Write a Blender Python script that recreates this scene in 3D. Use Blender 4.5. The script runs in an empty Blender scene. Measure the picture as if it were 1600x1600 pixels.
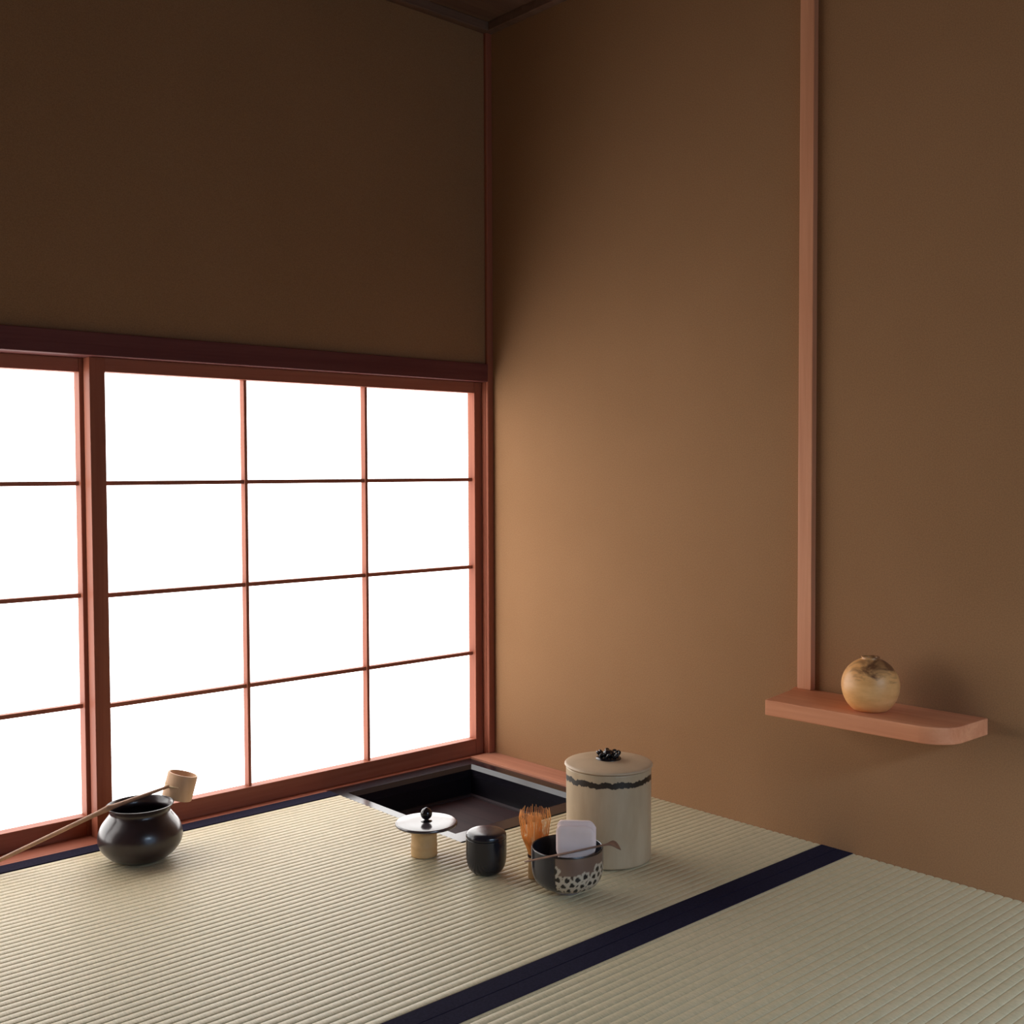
import bpy, bmesh, math, random
from mathutils import Vector, Matrix
random.seed(7)
PI = math.pi
C = bpy.context.scene.collection
sc = bpy.context.scene

# ---------------------------------------------------------------- camera
cam_data = bpy.data.cameras.new('camera')
cam = bpy.data.objects.new('camera', cam_data)
C.objects.link(cam)
cam_data.sensor_width = 36.0
cam_data.lens = 38.99
cam_data.clip_start = 0.02
Rv = Vector((0.7446, -0.6675, -0.0044)).normalized()
Fv = Vector((0.6669, 0.7443, -0.0359)).normalized()
Uv = Rv.cross(Fv).normalized()
Rv = Fv.cross(Uv).normalized()
M = Matrix((Rv, Uv, -Fv)).transposed().to_4x4()
M.translation = Vector((-1.801, -2.0769, 0.700))
cam.matrix_world = M
sc.camera = cam

# ---------------------------------------------------------------- world, exposure, light levels
world = bpy.data.worlds.new('world')
sc.world = world
world.use_nodes = True
world.node_tree.nodes['Background'].inputs[0].default_value = (0.42, 0.66, 1.0, 1)
world.node_tree.nodes['Background'].inputs[1].default_value = 1.35
sc.view_settings.view_transform = 'Standard'
sc.view_settings.look = 'None'
sc.view_settings.gamma = 1.0
sc.view_settings.use_curve_mapping = False
sc.view_settings.exposure = 0.0
sc.cycles.use_denoising = True
sc.cycles.max_bounces = 10
sc.cycles.diffuse_bounces = 6
sc.cycles.sample_clamp_indirect = 6.0

PAPER_GLOW = 4.2          # daylight in the shoji paper of the window wall

# cool sky fill, added outside an unseen doorway behind the camera
sky = bpy.data.lights.new('sky_fill_outside_door', 'AREA')
sky.shape = 'RECTANGLE'; sky.size = 1.9; sky.size_y = 1.1
sky.energy = 285.0; sky.color = (.64, .81, 1.0)
sky_o = bpy.data.objects.new('sky_fill_outside_door', sky); C.objects.link(sky_o)
sky_o.location = (-1.45, -4.25, 2.20)
sky_o.rotation_euler = (Vector((-.25, -1.40, 0.05)) - Vector(sky_o.location)).to_track_quat('-Z', 'Y').to_euler()

# ---------------------------------------------------------------- mesh helpers
class MB:
    def __init__(self):
        self.v = []; self.f = []; self.sm = []; self.mi = []
    def add(self, vs, fs, smooth=False, mi=0):
        b = len(self.v)
        self.v += [tuple(p) for p in vs]
        for f in fs:
            self.f.append([b + i for i in f]); self.sm.append(smooth); self.mi.append(mi)
        return self
    def box(self, x0, x1, y0, y1, z0, z1, mi=0):
        vs = [(x0,y0,z0),(x1,y0,z0),(x1,y1,z0),(x0,y1,z0),(x0,y0,z1),(x1,y0,z1),(x1,y1,z1),(x0,y1,z1)]
        return self.add(vs, [(0,3,2,1),(4,5,6,7),(0,1,5,4),(1,2,6,5),(2,3,7,6),(3,0,4,7)], False, mi)
    def lathe(self, prof, n=64, c=(0,0,0), mat=None, smooth=True, mi=0):
        vs = []; fs = []
        rings = []
        for r, z in prof:
            if r < 1e-6:
                rings.append([len(vs)]); vs.append(Vector((0,0,z)))
            else:
                rings.append(list(range(len(vs), len(vs)+n)))
                for k in range(n):
                    a = 2*PI*k/n
                    vs.append(Vector((r*math.cos(a), r*math.sin(a), z)))
        for a, b in zip(rings[:-1], rings[1:]):
            for k in range(n):
                k2 = (k+1) % n
                if len(a) == 1 and len(b) == 1: continue
                if len(a) == 1: fs.append((a[0], b[k2], b[k])) if False else fs.append((a[0], b[k], b[k2])[::-1])
                elif len(b) == 1: fs.append((a[k], a[k2], b[0]))
                else: fs.append((a[k], a[k2], b[k2], b[k]))
        if mat is not None: vs = [mat @ p for p in vs]
        vs = [p + Vector(c) for p in vs]
        return self.add(vs, fs, smooth, mi)
    def tube(self, pts, rad, n=12, flat=1.0, up=(0,0,1), smooth=True, cap=True, mi=0):
        pts = [Vector(p) for p in pts]
        if not hasattr(rad, '__len__'): rad = [rad]*len(pts)
        vs = []; fs = []
        up = Vector(up)
        for i, p in enumerate(pts):
            t = (pts[min(i+1, len(pts)-1)] - pts[max(i-1, 0)]).normalized()
            s = t.cross(up)
            if s.length < 1e-4: s = t.cross(Vector((1,0,0)))
            s.normalize(); u = s.cross(t).normalized()
            for k in range(n):
                a = 2*PI*k/n
                vs.append(p + s*math.cos(a)*rad[i] + u*math.sin(a)*rad[i]*flat)
        for i in range(len(pts)-1):
            for k in range(n):
                k2 = (k+1) % n
                fs.append((i*n+k, i*n+k2, (i+1)*n+k2, (i+1)*n+k))
        if cap:
            fs.append(tuple(range(n))[::-1]); fs.append(tuple((len(pts)-1)*n+k for k in range(n)))
        return self.add(vs, fs, smooth, mi)
    def prism(self, poly, z0, z1, mi=0):
        n = len(poly)
        vs = [(x,y,z0) for x,y in poly] + [(x,y,z1) for x,y in poly]
        fs = [tuple(range(n))[::-1], tuple(range(n,2*n))]
        for k in range(n):
            k2 = (k+1) % n
            fs.append((k,k2,n+k2,n+k))
        return self.add(vs, fs, False, mi)
    def build(self, name, mats, parent=None, bevel=0, loc=None, autosmooth=False, segs=2):
        me = bpy.data.meshes.new(name)
        me.from_pydata(self.v, [], self.f)
        for p, s, m in zip(me.polygons, self.sm, self.mi):
            p.use_smooth = s; p.material_index = m
        bm = bmesh.new(); bm.from_mesh(me)
        bmesh.ops.recalc_face_normals(bm, faces=bm.faces)
        bm.to_mesh(me); bm.free()
        if not isinstance(mats, (list, tuple)): mats = [mats]
        for m in mats: me.materials.append(m)
        o = bpy.data.objects.new(name, me)
        C.objects.link(o)
        if parent is not None: o.parent = parent
        if loc: o.location = loc
        if bevel:
            b = o.modifiers.new('bevel', 'BEVEL'); b.width = bevel; b.segments = segs; b.limit_method = 'ANGLE'
            b.angle_limit = math.radians(40)
        return o

def thing(name, label, cat, loc=(0,0,0), rz=0.0):
    o = bpy.data.objects.new(name, None)
    o.empty_display_size = 0.02
    C.objects.link(o)
    o.location = loc; o.rotation_euler = (0,0,rz)
    o['label'] = label; o['category'] = cat
    return o
def struct(o):
    o['kind'] = 'structure'; return o
def rounded(prof, k=3):
    """smooth a lathe profile by Chaikin corner cutting, keeping the ends"""
    for _ in range(k):
        q = [prof[0]]
        for a, b in zip(prof[:-1], prof[1:]):
            q.append((a[0]*.75+b[0]*.25, a[1]*.75+b[1]*.25))
            q.append((a[0]*.25+b[0]*.75, a[1]*.25+b[1]*.75))
        q.append(prof[-1]); prof = q
    return prof

# ---------------------------------------------------------------- material helpers
class NM:
    def __init__(self, name):
        self.m = bpy.data.materials.new(name); self.m.use_nodes = True
        self.t = self.m.node_tree; self.n = self.t.nodes; self.l = self.t.links
        self.b = self.n['Principled BSDF']
    def node(self, typ, **kw):
        nd = self.n.new(typ)
        for k, v in kw.items(): setattr(nd, k, v)
        return nd
    def link(self, a, b): self.l.new(a, b)
    def coords(self, scale=(1,1,1), rot=(0,0,0), kind='Object'):
        tc = self.node('ShaderNodeTexCoord'); mp = self.node('ShaderNodeMapping')
        mp.inputs['Scale'].default_value = scale; mp.inputs['Rotation'].default_value = rot
        self.link(tc.outputs[kind], mp.inputs[0]); return mp.outputs[0]
    def noise(self, vec, scale=5, detail=4, rough=.55, dist=0):
        nd = self.node('ShaderNodeTexNoise')
        nd.inputs['Scale'].default_value = scale; nd.inputs['Detail'].default_value = detail
        nd.inputs['Roughness'].default_value = rough; nd.inputs['Distortion'].default_value = dist
        self.link(vec, nd.inputs['Vector']); return nd.outputs['Fac']
    def ramp(self, fac, stops):
        nd = self.node('ShaderNodeValToRGB'); e = nd.color_ramp.elements
        while len(e) < len(stops): e.new(.5)
        for el, (p, c) in zip(e, stops):
            el.position = p; el.color = (c[0], c[1], c[2], 1)
        self.link(fac, nd.inputs[0]); return nd.outputs[0]
    def mix(self, fac, a, b, blend='MIX'):
        nd = self.node('ShaderNodeMix', data_type='RGBA', blend_type=blend)
        for s, v in ((nd.inputs[0], fac), (nd.inputs[6], a), (nd.inputs[7], b)):
            if hasattr(v, 'links'): self.link(v, s)
            elif isinstance(v, tuple): s.default_value = (v[0], v[1], v[2], 1)
            else: s.default_value = v
        return nd.outputs[2]
    def math(self, op, a, b=None, clamp=False):
        nd = self.node('ShaderNodeMath', operation=op, use_clamp=clamp)
        for s, v in zip(nd.inputs, (a, b)):
            if v is None: continue
            if hasattr(v, 'links'): self.link(v, s)
            else: s.default_value = v
        return nd.outputs[0]
    def bump(self, h, strength=.3, dist=.002):
        nd = self.node('ShaderNodeBump'); nd.inputs['Strength'].default_value = strength
        nd.inputs['Distance'].default_value = dist
        self.link(h, nd.inputs['Height']); self.link(nd.outputs[0], self.b.inputs['Normal'])
    def set(self, color=None, rough=.5, spec=.5, metal=0, coat=0, coat_rough=.1, sheen=0):
        if color is not None:
            if hasattr(color, 'links'): self.link(color, self.b.inputs['Base Color'])
            else: self.b.inputs['Base Color'].default_value = (*color, 1)
        self.b.inputs['Roughness'].default_value = rough
        self.b.inputs['Specular IOR Level'].default_value = spec
        self.b.inputs['Metallic'].default_value = metal
        self.b.inputs['Coat Weight'].default_value = coat
        self.b.inputs['Coat Roughness'].default_value = coat_rough
        return self

def wood(name, dark, light, axis='x', rough=.5, scale=1.0, bump=.08):
    k = NM(name)
    sx = {'x': (1.5,40,40), 'y': (40,1.5,40), 'z': (40,40,1.5)}[axis]
    v = k.coords(tuple(s*scale for s in sx))
    a = k.noise(v, 1.0, 5, .6, .4)
    v2 = k.coords(tuple(s*scale*4 for s in sx))
    b = k.noise(v2, 1.0, 3, .6)
    f = k.math('ADD', k.math('MULTIPLY', a, .75), k.math('MULTIPLY', b, .25))
    k.set(k.ramp(f, [(.34, dark), (.66, light)]), rough, .14)
    k.bump(b, bump, .001)
    return k.m

def plaster(name, c0, c1):
    k = NM(name)
    v = k.coords()
    big = k.noise(v, 2.2, 4, .6)
    fine = k.noise(v, 420, 4, .7)
    mid = k.noise(v, 38, 4, .6)
    col = k.ramp(big, [(.3, c0), (.7, c1)])
    spk = k.ramp(fine, [(.32, (.84,.84,.84)), (.68, (1.12,1.11,1.10))])
    col = k.mix(1.0, col, spk, 'MULTIPLY')
    k.set(col, .95, .1)
    h = k.math('ADD', k.math('MULTIPLY', fine, .5), k.math('MULTIPLY', mid, .5))
    k.bump(h, .16, .0015)
    return k.m

W_WALL = plaster('sandy_plaster', (.300,.162,.079), (.328,.180,.090))
W_CEIL = wood('ceiling_boards', (.14,.075,.05), (.19,.11,.075), 'x')
W_X = wood('cedar_along_x', (.29,.092,.056), (.38,.135,.082), 'x')
W_Y = wood('cedar_along_y', (.40,.165,.100), (.52,.235,.150), 'y')
W_Z = wood('cedar_along_z', (.27,.080,.046), (.36,.120,.068), 'z')
W_POST = wood('post_wood', (.54,.230,.122), (.68,.320,.180), 'z')
W_LINTEL = wood('dark_lintel_wood', (.11,.030,.028), (.16,.050,.044), 'x')
W_SHELF = wood('shelf_wood', (.60,.225,.110), (.74,.325,.170), 'y', .5)

def paper_mat(name, glow, tint):
    k = NM(name)
    k.set((.82,.80,.76), .9, .1)
    v = k.coords()
    n = k.noise(v, 60, 5, .6)
    e = k.ramp(n, [(.3, tuple(c*.97 for c in tint)), (.7, tint)])
    k.link(e, k.b.inputs['Emission Color'])
    k.b.inputs['Emission Strength'].default_value = glow
    return k.m
PAPER = paper_mat('daylit_paper', PAPER_GLOW, (1.0,.985,.96))

def tatami_mat():
    k = NM('rush_weave')
    v = k.coords((6, 900, 6))           # strands seen inside every rib
    v2 = k.coords((420, 66.667, 1))
    big = k.noise(k.coords((1.2,1.2,1)), 2.0, 3, .5)
    st = k.noise(k.coords((700, 90, 1)), 1.0, 3, .6)
    fine = k.noise(k.coords((90, 30, 1)), 1.0, 3, .6)
    col = k.ramp(big, [(.3, (.530,.450,.292)), (.7, (.575,.482,.325))])
    mod = k.ramp(st, [(.3, (.80,.80,.76)), (.7, (1.12,1.12,1.1))])
    col = k.mix(1.0, col, mod, 'MULTIPLY')
    mod2 = k.ramp(fine, [(.3, (.93,.95,.93)), (.7, (1.05,1.04,1.03))])
    col = k.mix(1.0, col, mod2, 'MULTIPLY')
    k.set(col, .48, .5)
    k.bump(st, .3, .0006)
    return k.m
TATAMI = tatami_mat()

def simple(name, color, rough=.5, spec=.5, metal=0, coat=0, coat_rough=.1, nscale=0, namt=.15, bump=0, bscale=200, bdist=.0005):
    k = NM(name)
    v = k.coords()
    if nscale:
        n = k.noise(v, nscale, 4, .6)
        c = k.ramp(n, [(.3, tuple(x*(1-namt) for x in color)), (.7, tuple(x*(1+namt) for x in color))])
        k.set(c, rough, spec, metal, coat, coat_rough)
    else:
        k.set(color, rough, spec, metal, coat, coat_rough)
    if bump: k.bump(k.noise(v, bscale, 4, .6), bump, bdist)
    return k.m
HERI = simple('navy_border_cloth', (.014,.012,.026), .95, .06, bump=.5, bscale=900, nscale=300, namt=.3)
LACQ = simple('black_lacquer', (.010,.009,.013), .22, .42)
LACQ_PIT = simple('pit_lacquer', (.006,.005,.008), .38, .3)
PIT_FLOOR = wood('pit_board', (.018,.008,.010), (.036,.016,.018), 'y', .6)
PIT_RIM = simple('pit_rim_lacquer', (.055,.042,.046), .3, .5)
IRON = simple('dark_bronze_glaze', (.020,.012,.015), .30, .5, nscale=30, namt=.35, bump=.08, bscale=60, coat=.3, coat_rough=.15)
IRON_LID = simple('polished_dark_metal', (.045,.035,.040), .16, .9, bump=.02, bscale=500)
BLACK_GLOSS = simple('black_gloss', (.008,.007,.009), .12, .5)
BAMBOO = simple('bamboo', (.56,.36,.17), .45, .4, nscale=25, namt=.12, bump=.05, bscale=80)
BAMBOO_CUT = simple('bamboo_cut', (.68,.50,.30), .6, .3, nscale=60, namt=.1)
BAMBOO_PALE = wood('ladle_bamboo', (.55,.34,.20), (.66,.44,.28), 'z', .5)
HANDLE_B = simple('ladle_handle_bamboo', (.38,.21,.125), .5, .35, nscale=60, namt=.2)
NATSUME = simple('caddy_lacquer', (.010,.011,.017), .20, .5)
WHISK_T = simple('whisk_tines', (.82,.36,.095), .5, .3, nscale=40, namt=.15)
THREAD = simple('whisk_thread', (.05,.018,.012), .8, .2)
CLOTH = simple('white_linen', (.86,.685,.63), .9, .15, nscale=15, namt=.06, bump=.4, bscale=700)
SCOOP = simple('scoop_bamboo', (.21,.115,.072), .4, .4, nscale=60, namt=.3)

# ================================================================ THE ROOM
H = 1.79
XW, YW = -2.9, -3.0      # far side wall and the wall behind the camera
T = .08
# floor slab with the pit opening; raised mat level beyond the visible mats
fl = MB()
for b in ((XW,-.487,YW,.12), (-.487,0,YW,-.468), (-.487,0,.009,.12), (-.073,0,-.468,.009)):
    fl.box(b[0], b[1], b[2], b[3], -.20, -.056)
fl.box(XW,-1.912,YW,.009, -.056, 0)
fl.box(-1.912,0,YW,-1.9, -.056, 0)
fl.box(-.487,-.073,-.468,.009, -.20, -.12)
struct(fl.build('floor', TATAMI))
struct(MB().box(XW-T, T, YW-T, .12, H, H+.08).build('ceiling', W_CEIL))
struct(MB().box(0, T, YW-T, .12, -.2, H).build('wall_right', W_WALL))
wl = MB()                                   # window wall: above the lintel, and left of the window
wl.box(-1.97, 0, .010, .12, .9655, H)
wl.box(XW-T, -1.97, .010, .12, -.2, H)
struct(wl.build('wall_back', W_WALL))
# wall behind the camera with an unseen doorway added and sized to admit the fill
ws = MB(); wx0, wx1, wz0, wz1 = -1.55, -.12, .0, 1.25
ws.box(XW-T, wx0, YW-T, YW, -.2, H); ws.box(wx1, 0, YW-T, YW, -.2, H)
ws.box(wx0, wx1, YW-T, YW, -.2, wz0); ws.box(wx0, wx1, YW-T, YW, wz1, H)
struct(ws.build('wall_front', W_WALL))
struct(MB().box(XW-T, XW, YW, .01, -.2, H).build('wall_left', W_WALL))

# ceiling beads along the two walls
cb = MB().box(XW, 0, -.012, .010, H-.022, H)
struct(cb.build('trim_6', W_CEIL, bevel=.002))
cb = MB().box(-.022, 0, YW, -.012, H-.022, H)
struct(cb.build('trim_7', W_CEIL, bevel=.002))
# lintel, sill, corner post, slim wall post, hearth-side board
struct(MB().box(-1.97, -.019, -.002, .115, .922, .9655).build('trim_1', W_LINTEL, bevel=.0015))
struct(MB().box(-1.97, -.4880, -.0055, .0105, -.056, -.002).box(-1.97, 0, .0105, .12, -.056, -.002).build('trim_2', W_X, bevel=.001))
struct(MB().box(-.0185, 0, 0, .0096, .0012, H).box(-.0185, 0, .0096, .024, -.002, H).box(-.0185, 0, .024, .115, -.002, .922).build('trim_3', W_Z, bevel=.002))
struct(MB().box(-.0145, 0, -.9165, -.8865, .290, H).build('trim_4', W_POST, bevel=.0012))
struct(MB().box(-.073, 0, -.4665, .0090, -.056, .001).build('trim_5', W_Y, bevel=.001))

# ---------------------------------------------------------------- shoji windows
def shoji(name, x0, x1, yf, yb, cols, stile, z_lo=-.002, z_hi=.922, rows=(.250,.465,.682), zb=.0365, zt=.895, paper=PAPER):
    f = MB()
    f.box(x0, x0+stile, yf, yb, z_lo, z_hi)
    f.box(x1-stile, x1, yf, yb, z_lo, z_hi)
    fr = struct(f.build(name, W_Z, bevel=.001))
    r = MB().box(x0+stile, x1-stile, yf+.0008, yb, z_lo, zb)
    r.build('bottom_rail', W_X, fr, bevel=.001)
    r = MB().box(x0+stile, x1-stile, yf+.0008, yb, zt, z_hi)
    r.build('top_rail', W_X, fr, bevel=.001)
    yl0, yl1 = yf+.008, yb-.004
    for x in cols:
        MB().box(x-.0034, x+.0034, yl0, yl1, zb, zt).build('upright_bar', W_Z, fr, bevel=.0006)
    for z in rows:
        MB().box(x0+stile, x1-stile, yl0+.004, yl1, z-.0042, z+.0042).build('cross_bar', W_X, fr, bevel=.0006)
    MB().box(x0+stile*.5, x1-stile*.5, yl1, yl1+.0012, zb-.01, zt+.01).build('paper_pane', paper, fr)
    return fr
shoji('window_1', -.990, -.0105, .025, .055, (-.660,-.356), .0300)
shoji('window_2', -1.946, -.9665, .060, .090, (-1.652,-1.300), .0300)
# jamb of the added doorway, unseen behind the camera
sw = MB(); ya, yb_ = YW-T, YW+.004
sw.box(wx0, wx0+.025, ya, yb_, wz0, wz1); sw.box(wx1-.025, wx1, ya, yb_, wz0, wz1)
sw.box(wx0+.025, wx1-.025, ya, yb_, wz1-.025, wz1)
struct(sw.build('fill_doorway_1', W_Z, bevel=.001))

# ================================================================ TATAMI
RIB, RH = .0150, .0021
def ribs(mb, x0, x1, y0, y1, phase=0.0):
    ts = (0, .045, .10, .18, .32, .50, .68, .82, .90, .955)
    k = math.floor((y0-phase)/RIB)
    y = k*RIB + phase
    cuts = [(y0, ((y0-phase)/RIB) % 1.0)]
    while y < y1:
        for t in ts:
            yy = y + RIB*t
            if y0+1e-5 < yy < y1-1e-5: cuts.append((yy, t))
        y += RIB
    cuts.append((y1, ((y1-phase)/RIB) % 1.0))
    vs = []
    for yy, t in cuts:
        z = -RH + RH*(abs(math.sin(PI*t))**.42)
        vs += [(x0, yy, z), (x1, yy, z)]
    fs = [(2*i, 2*i+1, 2*i+3, 2*i+2) for i in range(len(cuts)-1)]
    mb.add(vs, fs, True)
    mb.box(x0, x1, y0, y1, -.055, -RH-.0005)
def heri(y0, y1, x0, x1, parent):
    return MB().box(x0, x1, y0, y1, -.05, .0009).build('cloth_border', HERI, parent, bevel=.0006)
YM = -.9651
m1 = thing('tatami_mat', 'straw tatami mat along the window, cut around the black sunken hearth, with navy cloth borders', 'tatami mat')
mb = MB()
ribs(mb, -1.91, -.4885, YM+.0325, -.0445)
ribs(mb, -.4885, -.0005, YM+.0325, -.4695)
mb.build('rush_surface', TATAMI, m1)
heri(YM, YM+.0325, -1.91, -.0005, m1)
heri(-.0445, -.0060, -1.91, -.4885, m1)
m2 = thing('tatami_mat', 'straw tatami mat nearest the viewer, filling the lower right corner below the navy border', 'tatami mat')
mb = MB()
ribs(mb, -1.91, -.0005, -1.8985+.0325, YM-.0335)
mb.build('rush_surface', TATAMI, m2)
heri(YM-.0335, YM-.0010, -1.91, -.0005, m2)
heri(-1.8985, -1.8985+.0325, -1.91, -.0005, m2)

# ================================================================ SUNKEN HEARTH
hx0, hx1, hy0, hy1 = -.4865, -.0735, -.4675, .0080
he = thing('sunken_hearth', 'square black lacquered hearth sunk into the mat in the corner by the window', 'hearth')
ix0, ix1, iy0, iy1 = hx0+.027, hx1-.042, hy0+.060, hy1-.052
fr = MB()
def frame_ring(mb, out, inn, z0o, z0i):
    (a0,a1,b0,b1), (c0,c1,d0,d1) = out, inn
    vs = [(a0,b0,z0o),(a1,b0,z0o),(a1,b1,z0o),(a0,b1,z0o),(c0,d0,z0i),(c1,d0,z0i),(c1,d1,z0i),(c0,d1,z0i)]
    mb.add(vs, [(0,1,5,4),(1,2,6,5),(2,3,7,6),(3,0,4,7)])
top = -.003
o1 = (hx0+.003, hx1-.003, hy0+.012, hy1-.003)
o2 = (ix0-.001, ix1+.009, iy0-.004, iy1+.009)
o3 = (ix0, ix1, iy0, iy1)
frame_ring(fr, (hx0+.003, hx1-.003, hy0+.012, hy1-.003), o2, top, top)       # flat top
frame_ring(fr, o2, o3, top, top-.009)                                         # bevelled inner lip
frame_ring(fr, o3, o3, top-.009, -.03)
frame_ring(fr, o1, o1, top, -.055)
fr.build('hearth_frame', LACQ, he)
g = MB(); frame_ring(g, (hx0, hx1, hy0, hy1), o1, -.012, -.012)
g.build('outer_edge', LACQ_PIT, he)
w = MB(); frame_ring(w, o3, o3, -.03, -.085)
w.build('pit_wall', LACQ_PIT, he)
pf = MB().box(ix0+.0, ix1, iy0, iy1, -.085, -.074)
pf.build('pit_board', PIT_FLOOR, he)
rim = MB(); e = .012
for b in ((ix0, ix1, iy0, iy0+e), (ix0, ix1, iy1-e, iy1), (ix0, ix0+e, iy0+e, iy1-e), (ix1-e, ix1, iy0+e, iy1-e)):
    rim.box(*b, -.074, -.070)
rim.build('pit_rim', PIT_RIM, he)

# ================================================================ KETTLE POT + LADLE
kx, ky = -.9756, -.1399
kt = thing('water_pot', 'round dark brown glazed pot with open mouth, standing on the mat by the window', 'pot', (kx, ky, .0005))
prof = [(0,0),(.030,0),(.040,.001),(.058,.010),(.0735,.028),(.0765,.046),(.071,.064),(.059,.079),(.0535,.086),(.0535,.092),(.0595,.099),(.0605,.1005)]
prof = [prof[0]] + rounded(prof[1:], 3)
prof = [(r*.98, z) for r, z in prof]
inner = rounded([(.0605,.1005),(.0585,.1012),(.0555,.0985),(.0505,.090),(.0505,.084),(.056,.078),(.067,.062),(.071,.046),(.068,.030),(.05,.010),(.02,.006),(0,.006)], 3)
MB().lathe(prof + [(r*.98, z) for r, z in inner], 96).build('pot_body', IRON, kt)
ld = thing('bamboo_ladle', 'pale bamboo ladle with long handle lying across the mouth of the dark pot', 'ladle', (-.885, -.112, .1))
def L(p): return Vector(p) - Vector((-.885, -.112, .1))
node = Vector((-1.0360, -.1480, .1078))
tip = Vector((-1.2130, -.0250, .0100))
cup_c = Vector((-.8799, -.1000, .1075))
ax = Vector((.26, -.07, .97)).normalized()      # leaning cup axis
side = (cup_c - node); side = (side - ax*side.dot(ax)).normalized()
rotm = Vector((0,0,1)).rotation_difference(ax).to_matrix()
att = cup_c - side*.0272 - ax*.0005
CR, CH = .0280, .0475
cup = MB().lathe([(0,-CH/2+.003),(CR-.004,-CH/2+.003),(CR-.004,-CH/2),(CR-.001,-CH/2),(CR,-CH/2+.002),(CR,CH/2-.0015),(CR-.001,CH/2),(CR-.0035,CH/2),(CR-.004,CH/2-.001),(CR-.004,-CH/2+.008),(0,-CH/2+.008)], 64, tuple(L(cup_c)), rotm, smooth=False)
cu = cup.build('cup', BAMBOO_PALE, ld)
for p in cu.data.polygons: p.use_smooth = True
cu.data.set_sharp_from_angle(angle=math.radians(35))
hd = MB(); pts = []; rr = []
for k in range(13):
    t = k/12; pts.append(L(tip.lerp(node, t))); rr.append(.0036+.0006*t)
rr[-2] = .0044; rr[-1] = .0058
pts.append(L(node.lerp(att, .06))); rr.append(.0046)
for k in range(1, 9):
    t = k/8; pts.append(L(node.lerp(att, .06+.94*t))); rr.append(.0040-.0012*t)
hd.tube(pts, rr, 12)
# the handle's tongue clasping the cup
hand = hd.build('handle', HANDLE_B, ld)
sp = MB()
tg = ax.cross(side).normalized()
for s in (-1, 1):
    ps = []
    for k in range(7):
        a = s*(.08 + .62*k/6)
        ps.append(L(cup_c + (att-cup_c).dot(ax)*ax - (side*math.cos(a) - tg*math.sin(a))*(CR+.0006) + ax*.002*k/6))
    ps = [L(att)] + ps
    sp.tube(ps, [.0022]*2+[.0022-.0003*k for k in range(6)], 8)
sp.build('clasp', BAMBOO_CUT, ld)

# ================================================================ LID ON BAMBOO REST
rx, ry = -.5835, -.4730
rest = thing('lid_rest', 'short pale bamboo ring standing on the mat beside the hearth, under the dark round lid', 'lid rest', (rx, ry, .0005))
MB().lathe(rounded([(.0165,0),(.0235,0),(.0243,.003)],1) + [(.0240,.012),(.0238,.0165),(.0247,.019),(.0238,.0215),(.0234,.030),(.0236,.053),(.0232,.0550),(.0175,.0550),(.0165,.054),(.0165,0)], 56).build('bamboo_tube', BAMBOO, rest)
lid = thing('pot_lid', 'thin round dark metal lid with ball knob resting on the pale bamboo ring', 'lid', (rx+.004, ry-.002, .0556))
MB().lathe(rounded([(0,.0005),(.050,0.0),(.0555,.0005),(.0570,.002),(.0570,.004),(.0560,.0058),(.0540,.0062)],2)+[(.030,.0068),(0,.0070)], 96).build('lid_plate', IRON_LID, lid)
kn = MB().lathe([(.0105,.0062),(.0105,.0075),(.0085,.0084),(.0048,.0092),(.0036,.0104),(.0040,.0112)] + [(.0107*math.sin(a), .0207-.0108*math.cos(a)) for a in [PI*(.14+.76*k/14) for k in range(15)]] + [(.0022,.0318),(0,.0324)], 40)
kn.build('knob', BLACK_GLOSS, lid)

# ================================================================ TEA CADDY
cd = thing('tea_caddy', 'small black lacquered tea caddy with rounded base, between the lid rest and the whisk', 'tea caddy', (-.5566, -.6168, .0005))
MB().lathe(rounded([(0,0),(.018,0),(.0235,.0012),(.0315,.0090),(.0350,.022),(.0357,.036),(.0357,.050),(.0355,.0620)],3)+[(.0345,.0625),(0,.0627)], 72).build('caddy_body', NATSUME, cd)
MB().lathe(rounded([(.0345,.0628),(.0356,.0632),(.0357,.0655),(.0345,.0700),(.0305,.0735),(.022,.0752),(.010,.0758),(0,.0760)],3)+[(0,.0628)], 72).build('caddy_lid', NATSUME, cd)

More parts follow.
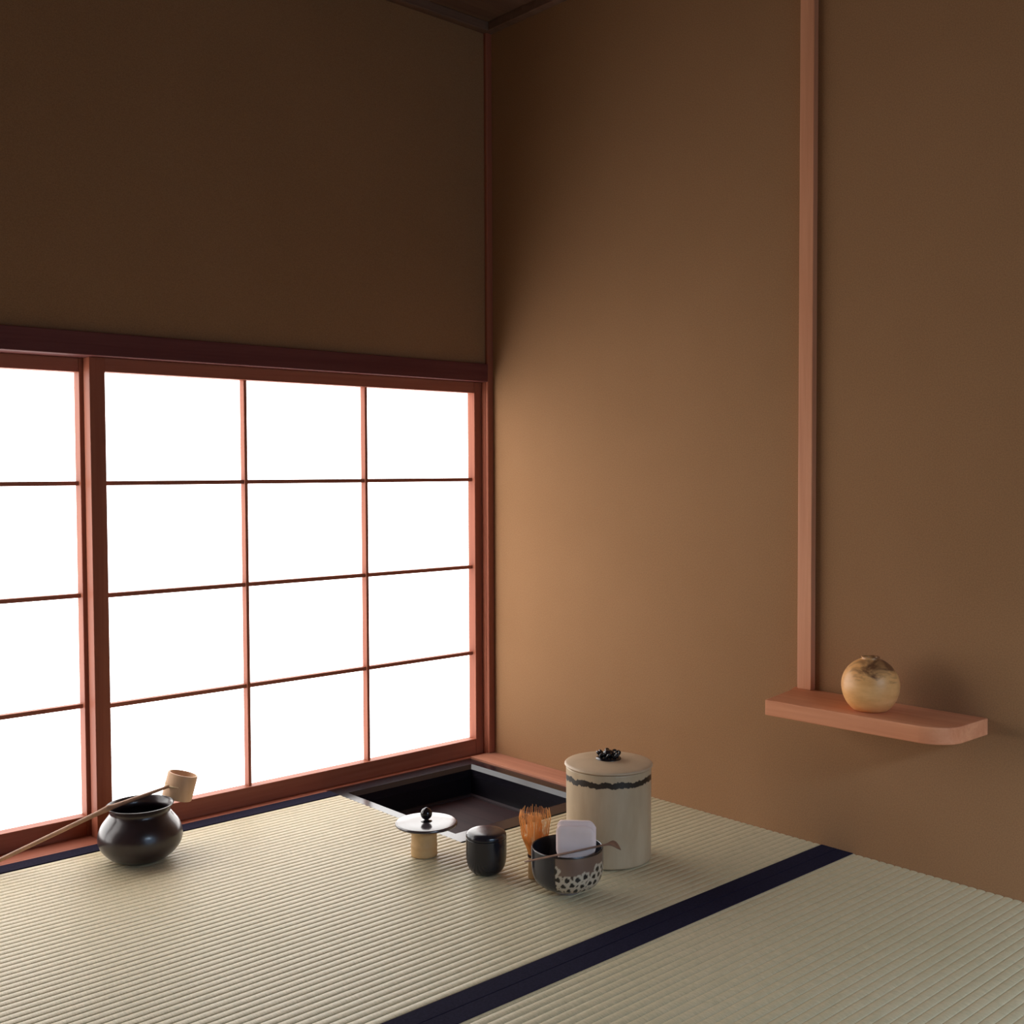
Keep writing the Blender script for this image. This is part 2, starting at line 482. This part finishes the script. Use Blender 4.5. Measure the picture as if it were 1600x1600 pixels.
# ================================================================ TEA BOWL
bx, by = -.5136, -.7745
bw = thing('tea_bowl', 'tea bowl, half charcoal and half patterned with dark-eyed pale flowers, holding a folded cloth', 'bowl', (bx, by, .0005))
phi0 = math.atan2(-.6675, .7446)          # direction of the view's right in plan
def bowl_mesh():
    me = bpy.data.meshes.new('bowl_body')
    prof = rounded([(.0215,.0085),(.034,.0090),(.048,.0140),(.0575,.026),(.0603,.044),(.0600,.060),(.0602,.0745),(.0595,.0765)], 3)
    # resample the outer profile finely
    dense = []
    for a, b in zip(prof[:-1], prof[1:]):
        d = math.dist(a, b); m = max(1, int(d/.0011))
        for k in range(m): dense.append((a[0]+(b[0]-a[0])*k/m, a[1]+(b[1]-a[1])*k/m))
    dense.append(prof[-1])
    inn = rounded([(.0595,.0765),(.0580,.0768),(.0568,.075),(.0568,.050),(.0535,.030),(.040,.0165),(.015,.012),(0,.012)], 3)
    foot = [(0,.003),(.0165,.003),(.0170,0),(.0205,0),(.0215,.0015),(.0215,.0085)]
    full = foot + dense[1:] + inn[1:]
    n0, n1 = len(foot), len(foot)+len(dense)-1
    N = 240
    mb = MB(); mb.lathe(full, N)
    me.from_pydata(mb.v, [], mb.f)
    bm = bmesh.new(); bm.from_mesh(me); bmesh.ops.recalc_face_normals(bm, faces=bm.faces); bm.to_mesh(me); bm.free()
    rnd = random.Random(4)
    flowers = []
    for row, z in enumerate((.0170, .0290, .0405, .0520)):
        for k in range(11):
            s = -.062 + .0150*k + (.0075 if row % 2 else 0)
            flowers.append((s + rnd.uniform(-.0022,.0022), z + rnd.uniform(-.002,.0025), rnd.uniform(0,1), rnd.uniform(.0082,.0098)))
    flowers = [f for f in flowers if f[1] < .037 or rnd.random() < (.9 if f[1] < .048 else .45)]
    dark = (.016,.016,.022); ground = (.17,.105,.075); petal = (.47,.39,.29); eye = (.012,.010,.010)
    attr = me.color_attributes.new('pattern', 'FLOAT_COLOR', 'POINT')
    a_split = -math.acos(.30) - .0
    for i, v in enumerate(me.vertices):
        x, y, z = v.co; r = math.hypot(x, y)
        a = math.atan2(y, x) - phi0
        a = (a + PI) % (2*PI) - PI           # 0 = view right, -90 deg = facing the viewer
        outer = r > .0575 or z < .055
        c = dark
        out_side = i < N*(n1)+2 and z > .0086 and r > .0216
        if out_side and -1.97 < a < 1.3:
            if z > .0735: c = (.02,.014,.012)
            elif a < -1.945: c = eye
            else:
                s = (a + PI/2)*.058; c = ground; best = 9
                for fs, fz, ro, fr_ in flowers:
                    d = math.hypot(s-fs, z-fz)
                    if d < best: best = d; bf = (fs, fz, ro, fr_)
                fs, fz, ro, fr_ = bf
                th = math.atan2(z-fz, s-fs)
                lim = fr_*(.80+.20*abs(math.cos(2.5*(th+ro*3))))
                if best < fr_*(.38+.12*abs(math.cos(1.5*(th+ro)))): c = eye
                elif best < lim: c = petal
                elif z < .046: c = (.05,.032,.024)
        elif z < .0088: c = (.30,.26,.25)
        attr.data[i].color = (*c, 1)
    k = NM('bowl_glaze')
    at = k.node('ShaderNodeAttribute', attribute_name='pattern')
    k.set(at.outputs['Color'], .25, .5, coat=.2)
    me.materials.append(k.m)
    for p in me.polygons: p.use_smooth = True
    o = bpy.data.objects.new('bowl_body', me); C.objects.link(o); o.parent = bw
    return o
bowl_mesh()

# folded cloth standing in the bowl
cl = thing('tea_cloth', 'folded white linen cloth standing up out of the tea bowl', 'cloth', (bx, by, .022))
def cloth_fold():
    r_ = Vector((.7446,-.6675,0)).normalized(); d_ = Vector((.6669,.7443,0)).normalized()
    mb = MB()
    # layered folds: (left, right, depth, thickness, bottom, top) in the view's right / away frame
    layers = [(-.0190,.0455,-.0120,.0075,.000,.0920,.05), (-.0170,.0480,-.0035,.0075,.000,.0985,.0), (-.0160,.0460,.0050,.007,.000,.0965,.03)]
    for (a0,a1,dp,th,z0,z1,sk) in layers:
        NX, NZ = 22, 26
        front = []; back = []
        for j in range(NZ+1):
            for i in range(NX+1):
                u = i/NX; t = j/NZ
                # rounded top corners
                x = a0 + (a1-a0)*u
                ztop = z1 - .012*max(0,(u-.80)/.20)**2 - .007*max(0,(.10-u)/.10)**2 - .004*sk*20*(u-.5)*.2
                z = z0 + (ztop-z0)*t
                cx = (a0+a1)/2; nar = min(1.0, .55 + .75*t)
                x = cx + (x-cx)*nar
                bul = .0025*math.sin(PI*u) - .002*math.sin(PI*2*t+sk*40)*math.sin(PI*u*1.5)
                edge = min(1, min(u,1-u)*12, (1-t)*10+.05)**.5
                p = r_*x + d_*(dp - bul)
                front.append(p + Vector((0,0,z)) - d_*th*.5*edge)
                back.append(p + Vector((0,0,z)) + d_*th*.5*edge)
        n = len(front); fs = []
        W_ = NX+1
        for j in range(NZ):
            for i in range(NX):
                q = (j*W_+i, j*W_+i+1, (j+1)*W_+i+1, (j+1)*W_+i)
                fs.append(q); fs.append(tuple(n+k for k in q[::-1]))
        rimi = [i for i in range(W_)] + [j*W_+NX for j in range(1,NZ+1)] + [NZ*W_+i for i in range(NX-1,-1,-1)] + [j*W_ for j in range(NZ-1,0,-1)]
        for k in range(len(rimi)):
            a, b = rimi[k], rimi[(k+1) % len(rimi)]
            fs.append((a, n+a, n+b, b))
        mb.add(front+back, fs, True)
    return mb
cloth_fold().build('folded_linen', CLOTH, cl)

# tea scoop across the rim
sc_z = .0805
s0 = Vector((-.6243,-.7906,sc_z)); s1 = Vector((-.4720,-.8230,sc_z+.0005))
ts = thing('tea_scoop', 'slender dark bamboo tea scoop lying across the rim of the tea bowl', 'tea scoop', tuple(s0.lerp(s1,.5)))
mid = s0.lerp(s1,.5)
dirv = (s1-s0).normalized(); sidev = dirv.cross(Vector((0,0,1))).normalized()
mb = MB(); top_, bot_ = [], []
NS = 90
for k in range(NS+1):
    t = k/NS
    if t < .74:
        p = s0.lerp(s1, t/.74); w_ = .0026 + .0008*t
    else:
        q = (t-.74)/.26
        p = s1 + dirv*(.030*math.sin(q*1.35)) - Vector((0,0,1))*(.012*(1-math.cos(q*1.45)))
        w_ = .0028 + .0050*math.sin(min(1,q*1.9)*PI/2)**2
        if q > .66: w_ *= math.sqrt(max(.03, 1-((q-.66)/.34)**2))
    tw = 0 if t < .72 else .70*min(1, (t-.72)/.16)
    top_.append((p-mid, w_, sidev*math.cos(tw) - Vector((0,0,1))*math.sin(tw)))
vs = []; fs = []
for p, w_, sv in top_:
    for a, b in ((-1,.0007),(1,.0007),(1,-.0007),(-1,-.0007)):
        vs.append(p + sv*w_*a + Vector((0,0,b)))
for k in range(NS):
    for e in range(4):
        fs.append((4*k+e, 4*k+(e+1)%4, 4*k+4+(e+1)%4, 4*k+4+e))
fs.append((0,1,2,3)); fs.append(tuple(4*NS+e for e in range(4)))
mb.add(vs, fs).build('scoop_blade', SCOOP, ts, bevel=.0004)

# ================================================================ TEA WHISK
wh = thing('tea_whisk', 'bamboo tea whisk with flaring orange tines, standing on the mat behind the tea bowl', 'tea whisk', (-.5105, -.6920, .0005))
MB().lathe([(0,0),(.0115,0),(.0122,.0015),(.0118,.016),(.0116,.034),(.0108,.040),(0,.040)], 40).build('whisk_handle', BAMBOO, wh)
th = MB()
for z in (.0370,.0386,.0402):
    th.tube([(.0118*math.cos(2*PI*k/32), .0118*math.sin(2*PI*k/32), z) for k in range(33)], .0009, 8, cap=False)
th.build('binding_thread', THREAD, wh)
tn = MB()
def smooth_r(t, keys):
    for (t0,r0),(t1,r1) in zip(keys[:-1], keys[1:]):
        if t <= t1:
            q = (t-t0)/(t1-t0); q = q*q*(3-2*q); return r0+(r1-r0)*q
    return keys[-1][1]
for k in range(52):
    a = 2*PI*k/52 + random.uniform(-.03,.03); pts = []
    s = random.uniform(.96,1.03)
    for j in range(14):
        t = j/13
        r = smooth_r(t, [(0,.0108),(.55,.0240),(.85,.0272),(1,.0246)])*s
        pts.append((r*math.cos(a), r*math.sin(a), .038+.080*t*s))
    tn.tube(pts, [.00080-.00050*j/13 for j in range(14)], 6, up=(math.cos(a+.01),math.sin(a+.01),0))
for k in range(34):
    a = 2*PI*k/34 + .1; pts = []
    for j in range(10):
        t = j/9
        r = smooth_r(t, [(0,.0085),(.5,.0125),(1,.0085+.004*random.random())])
        pts.append((r*math.cos(a), r*math.sin(a), .038+.072*t))
    tn.tube(pts, [.0009-.0004*j/9 for j in range(10)], 6, up=(math.cos(a+.01),math.sin(a+.01),0))
t_ = tn.build('tines', WHISK_T, wh); t_['kind'] = 'stuff'

# ================================================================ WATER JAR
jr = thing('water_jar', 'tall cream ceramic water jar with a dark dripped glaze band, between tea bowl and wall', 'water jar', (-.3400, -.7060, .0005))
def jar_mat():
    k = NM('jar_glaze')
    tc = k.node('ShaderNodeTexCoord'); sp_ = k.node('ShaderNodeSeparateXYZ'); k.link(tc.outputs['Object'], sp_.inputs[0])
    n1 = k.noise(k.coords((1,1,.4)), 16, 3, .6)
    n2 = k.noise(k.coords(), 120, 3, .6)
    n3 = k.noise(k.coords((1,1,.25)), 22, 4, .6)
    base = k.ramp(n3, [(.3, (.40,.295,.180)), (.7, (.51,.395,.258))])
    zc = k.math('ADD', .1500, k.math('MULTIPLY', k.math('SUBTRACT', n1, .5), .014))
    hw = k.math('ADD', .0058, k.math('MULTIPLY', k.math('SUBTRACT', n2, .5), .012))
    d = k.math('ABSOLUTE', k.math('SUBTRACT', sp_.outputs['Z'], zc))
    m = k.math('MULTIPLY', k.math('SUBTRACT', hw, d), 900, True)
    col = k.mix(m, base, (.020,.014,.010))
    k.set(col, .42, .4)
    k.bump(k.noise(k.coords((1,1,2)), 50, 3, .6), .08, .002)
    return k.m
JAR = jar_mat()
MB().lathe([(0,0)]+rounded([(.068,0),(.0755,.0008),(.0768,.006),(.0765,.02)],2)+[(.0766,.06),(.0768,.11),(.0770,.150)]+rounded([(.0770,.160),(.0772,.1655),(.0765,.1675),(.074,.1675),(.072,.165)],2)+[(.072,.010),(0,.010)], 96).build('jar_body', JAR, jr)
JLID = simple('jar_lid_glaze', (.50,.365,.235), .45, .4, nscale=12, namt=.12)
jl = MB().lathe([(0,.1660),(.070,.1660),(.071,.1682)]+rounded([(.0765,.1684),(.0795,.1690),(.0800,.1708),(.0785,.1732),(.074,.1745)],2)+[(.055,.1772),(.030,.1792),(0,.1800)], 96).build('jar_lid', JLID, jr)
kb = MB()
kb.lathe(rounded([(0,.1790),(.022,.1785),(.0235,.1800),(.021,.1830),(.012,.1850),(0,.1855)],2), 40)
for k in range(8):
    a = 2*PI*k/8
    c = Vector((.0150*math.cos(a), .0150*math.sin(a), .1865+.0012*(k % 2)))
    pts = []
    for j in range(17):
        b = 2*PI*j/16
        pts.append(c + Vector((math.cos(a),math.sin(a),0))*.0052*math.cos(b) + Vector((-math.sin(a),math.cos(a),0))*.0040*math.sin(b) + Vector((0,0,1))*.0042*math.sin(b+.8))
    kb.tube(pts, .0023, 8, cap=False)
kb.lathe([(0,.185),(.0085,.187),(.0100,.190),(.0085,.1930),(.0040,.1950),(0,.1955)], 24)
kb.build('lid_knob', BLACK_GLOSS, jl)

# ================================================================ SHELF + VASE
sh = thing('wall_shelf', 'thick reddish wooden plank shelf fixed to the right wall below the slim post', 'shelf', (0, -1.06, .262))
poly = [(-.0005,-.872+1.06), (-.0363,-.8855+1.06), (-.1440,-.906+1.06), (-.1405,-1.10+1.06)]
cx_, cy_ = -.0880, -1.190+1.06
for k in range(17):
    a = PI + (PI/2)*k/16
    poly.append((cx_+.0490*math.cos(a), cy_+.0540*math.sin(a)))
poly += [(-.0005,-1.2455+1.06)]
MB().prism(poly, 0, .0280).build('shelf_plank', W_SHELF, sh, bevel=.0018)

vz = thing('round_vase', 'small round tan wooden vase with dark brown stains, standing on the wall shelf', 'vase', (-.0853, -1.0800, .2898))
def vase_mat():
    k = NM('vase_wood')
    n = k.noise(k.coords((1,1,1.3)), 22, 4, .6, .8)
    tc = k.node('ShaderNodeTexCoord'); s_ = k.node('ShaderNodeSeparateXYZ'); k.link(tc.outputs['Object'], s_.inputs[0])
    hz = k.math('MULTIPLY', k.math('SUBTRACT', k.math('ADD', s_.outputs['Z'], k.math('MULTIPLY', s_.outputs['Y'], -.25)), .066), 8)
    f = k.math('ADD', n, hz)
    stain = k.ramp(f, [(.55, (0,0,0)), (.72, (1,1,1))])
    base = k.ramp(k.noise(k.coords((1,1,3)), 30, 4, .6), [(.3, (.72,.355,.120)), (.7, (.86,.47,.185))])
    col = k.mix(stain, base, (.19,.080,.035))
    k.set(col, .4, .4)
    return k.m
R_, n_ = .0482, 28
pr_ = [(0,.0004),(.024,.0004),(.0285,.0012)]
for k in range(1, n_):
    a = -PI/2*.58 + (PI/2*.58 + PI/2*.80)*k/n_
    pr_.append((R_*math.cos(a), .0440+(.0468 if a > 0 else .0530)*math.sin(a)))
pr_ += [(.0140,.0890),(.0152,.0915),(.0145,.0925),(.0125,.0912),(.0115,.087),(.014,.080),(.030,.060),(.030,.030),(0,.02)]
MB().lathe(pr_, 80).build('vase_body', vase_mat(), vz)
